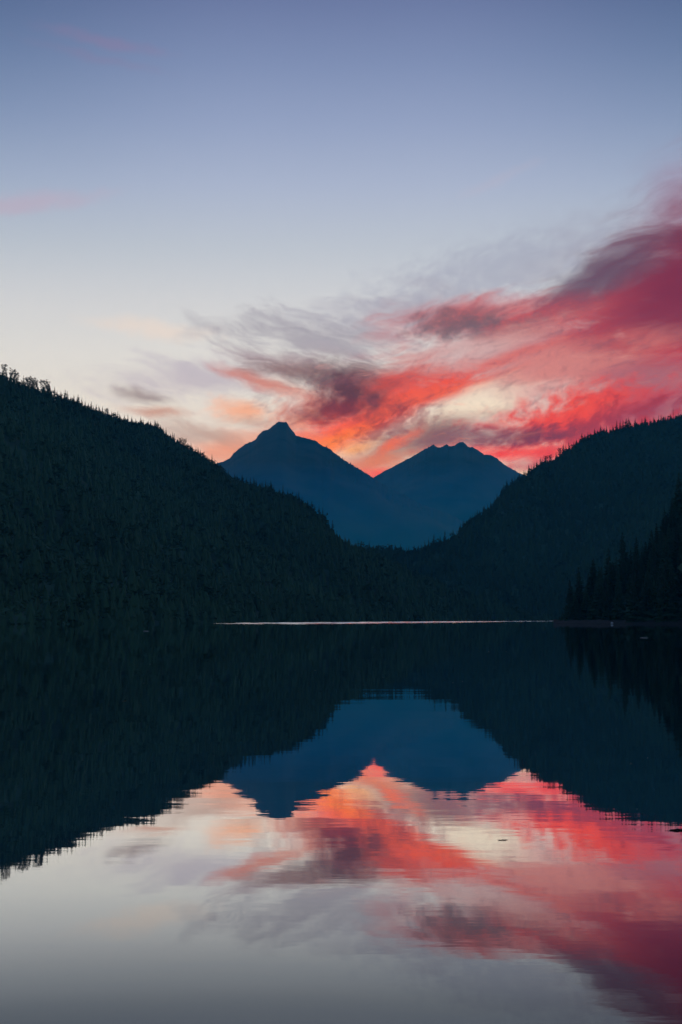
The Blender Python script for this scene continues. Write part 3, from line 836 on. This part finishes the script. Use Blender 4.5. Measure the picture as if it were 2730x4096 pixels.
def leaf_mesh():
    V = [(-.5, 0, 0.02), (-.2, .22, .05), (.15, .25, .06), (.5, .02, .1), (.18, -.22, .05), (-.2, -.2, .04), (-.05, 0, 0.0), (-.72, .02, .05)]
    F = [(0, 6, 1), (1, 6, 2), (2, 6, 3), (3, 6, 4), (4, 6, 5), (5, 6, 0), (0, 7, 6)]
    return mesh_np('leaf', np.array(V), np.array(F), M_leaf)
LEAF = leaf_mesh()
LEAVES = [(498, 2804, 20, 'pale dry leaf, largest of those floating in the left hill reflection')] + [
    (x, y, s_, None) for x, y, s_ in ((601, 2657, 8), (575, 2733, 7), (1261, 2681, 8), (1533, 2710, 7), (1456, 2740, 6), (1813, 2731, 8), (1851, 2726, 8),
                                     (1956, 2607, 7), (2026, 2607, 7), (1493, 2589, 6), (2523, 3054, 14), (2592, 3032, 8), (2549, 3237, 12), (1093, 2842, 7), (236, 2790, 6))]
for x, y, s_, lab in LEAVES:
    p = on_water(x, y); L = s_ / FPX * p[1]
    o = ob('floating_leaf', LEAF, loc=(p[0], p[1], .004), label=lab or 'tiny pale leaf floating on the dark hill reflection', cat='leaf', group='pale leaves floating on the lake')
    o.scale = (L, L, L * 1.4); o.rotation_euler = (0, 0, random.uniform(0, 6.28))

def boulder(seed):
    r = random.Random(seed)
    V = []; F = []
    for i in range(5):
        ph = -.5 + 2.0 * i / 4
        for j in range(9):
            th = 6.283 * j / 9; k = r.uniform(.8, 1.15)
            V.append((k * math.cos(ph) * math.cos(th), .8 * k * math.cos(ph) * math.sin(th), .6 * k * math.sin(ph)))
    for i in range(4):
        for j in range(9):
            F.append((i * 9 + j, i * 9 + (j + 1) % 9, (i + 1) * 9 + (j + 1) % 9, (i + 1) * 9 + j))
    return mesh_np('boulder', np.array(V), np.array(F), M_stone, True)
p = at(2449, 2477, 588)
o = ob('boulder', boulder(3), loc=(p[0], p[1], .35), label='small pale boulder at the water edge under the near bank', cat='boulder')
o.scale = (.6, .6, .8)

# ------------------------------------------------------------------ the air
if HAZE_ON:
    def box(x0, x1, y0, y1, z0, z1):
        V = np.array([(x, y, z) for z in (z0, z1) for y in (y0, y1) for x in (x0, x1)])
        F = np.array([(0, 2, 3, 1), (4, 5, 7, 6), (0, 1, 5, 4), (2, 6, 7, 3), (0, 4, 6, 2), (1, 3, 7, 5)])
        return V, F
    m = bpy.data.materials.new('blue_dusk_air'); m.use_nodes = True
    t = NT(m.node_tree); t.n.clear()
    pv = t.add('ShaderNodeVolumePrincipled')
    pv.inputs['Color'].default_value = c4(HAZE_COL)
    pv.inputs['Absorption Color'].default_value = (1, 1, 1, 1)
    pv.inputs['Density'].default_value = HAZE_DENS
    pv.inputs['Anisotropy'].default_value = 0.0
    out = t.add('ShaderNodeOutputMaterial'); t.l.new(pv.outputs[0], out.inputs['Volume'])
    m.cycles.homogeneous_volume = True if hasattr(m.cycles, 'homogeneous_volume') else True
    v, f = box(-11050, 11050, -2550, 13550, -7, HAZE_TOP)
    ob('haze', mesh_np('haze', v, f, m), kind='stuff', label='thin blue evening haze filling the valley')

    # denser air lying in the valley before the far mountains, thinning upward
    y0, y1, ht = 3500.0, 4650.0, 520.0
    V = np.array([(-1500, y0, -6.5), (1500, y0, -6.5), (1500, y1, -6.5), (-1500, y1, -6.5), (-1500, y1, ht), (1500, y1, ht)])
    F4 = np.array([(0, 3, 2, 1), (0, 1, 5, 4), (3, 4, 5, 2)]); F3 = np.array([(0, 4, 3), (1, 2, 5)])
    m2 = m.copy(); m2.name = 'valley_mist_air'
    pv2 = [q for q in m2.node_tree.nodes if q.type == 'PRINCIPLED_VOLUME'][0]
    pv2.inputs['Density'].default_value = 2.0e-3
    pv2.inputs['Color'].default_value = (0.0, 0.34, 1.0, 1)
    ob('valley_mist', mesh_np('valley_mist', V, [F4, F3], m2), kind='stuff', label='blue mist lying low in the valley before the far mountains')
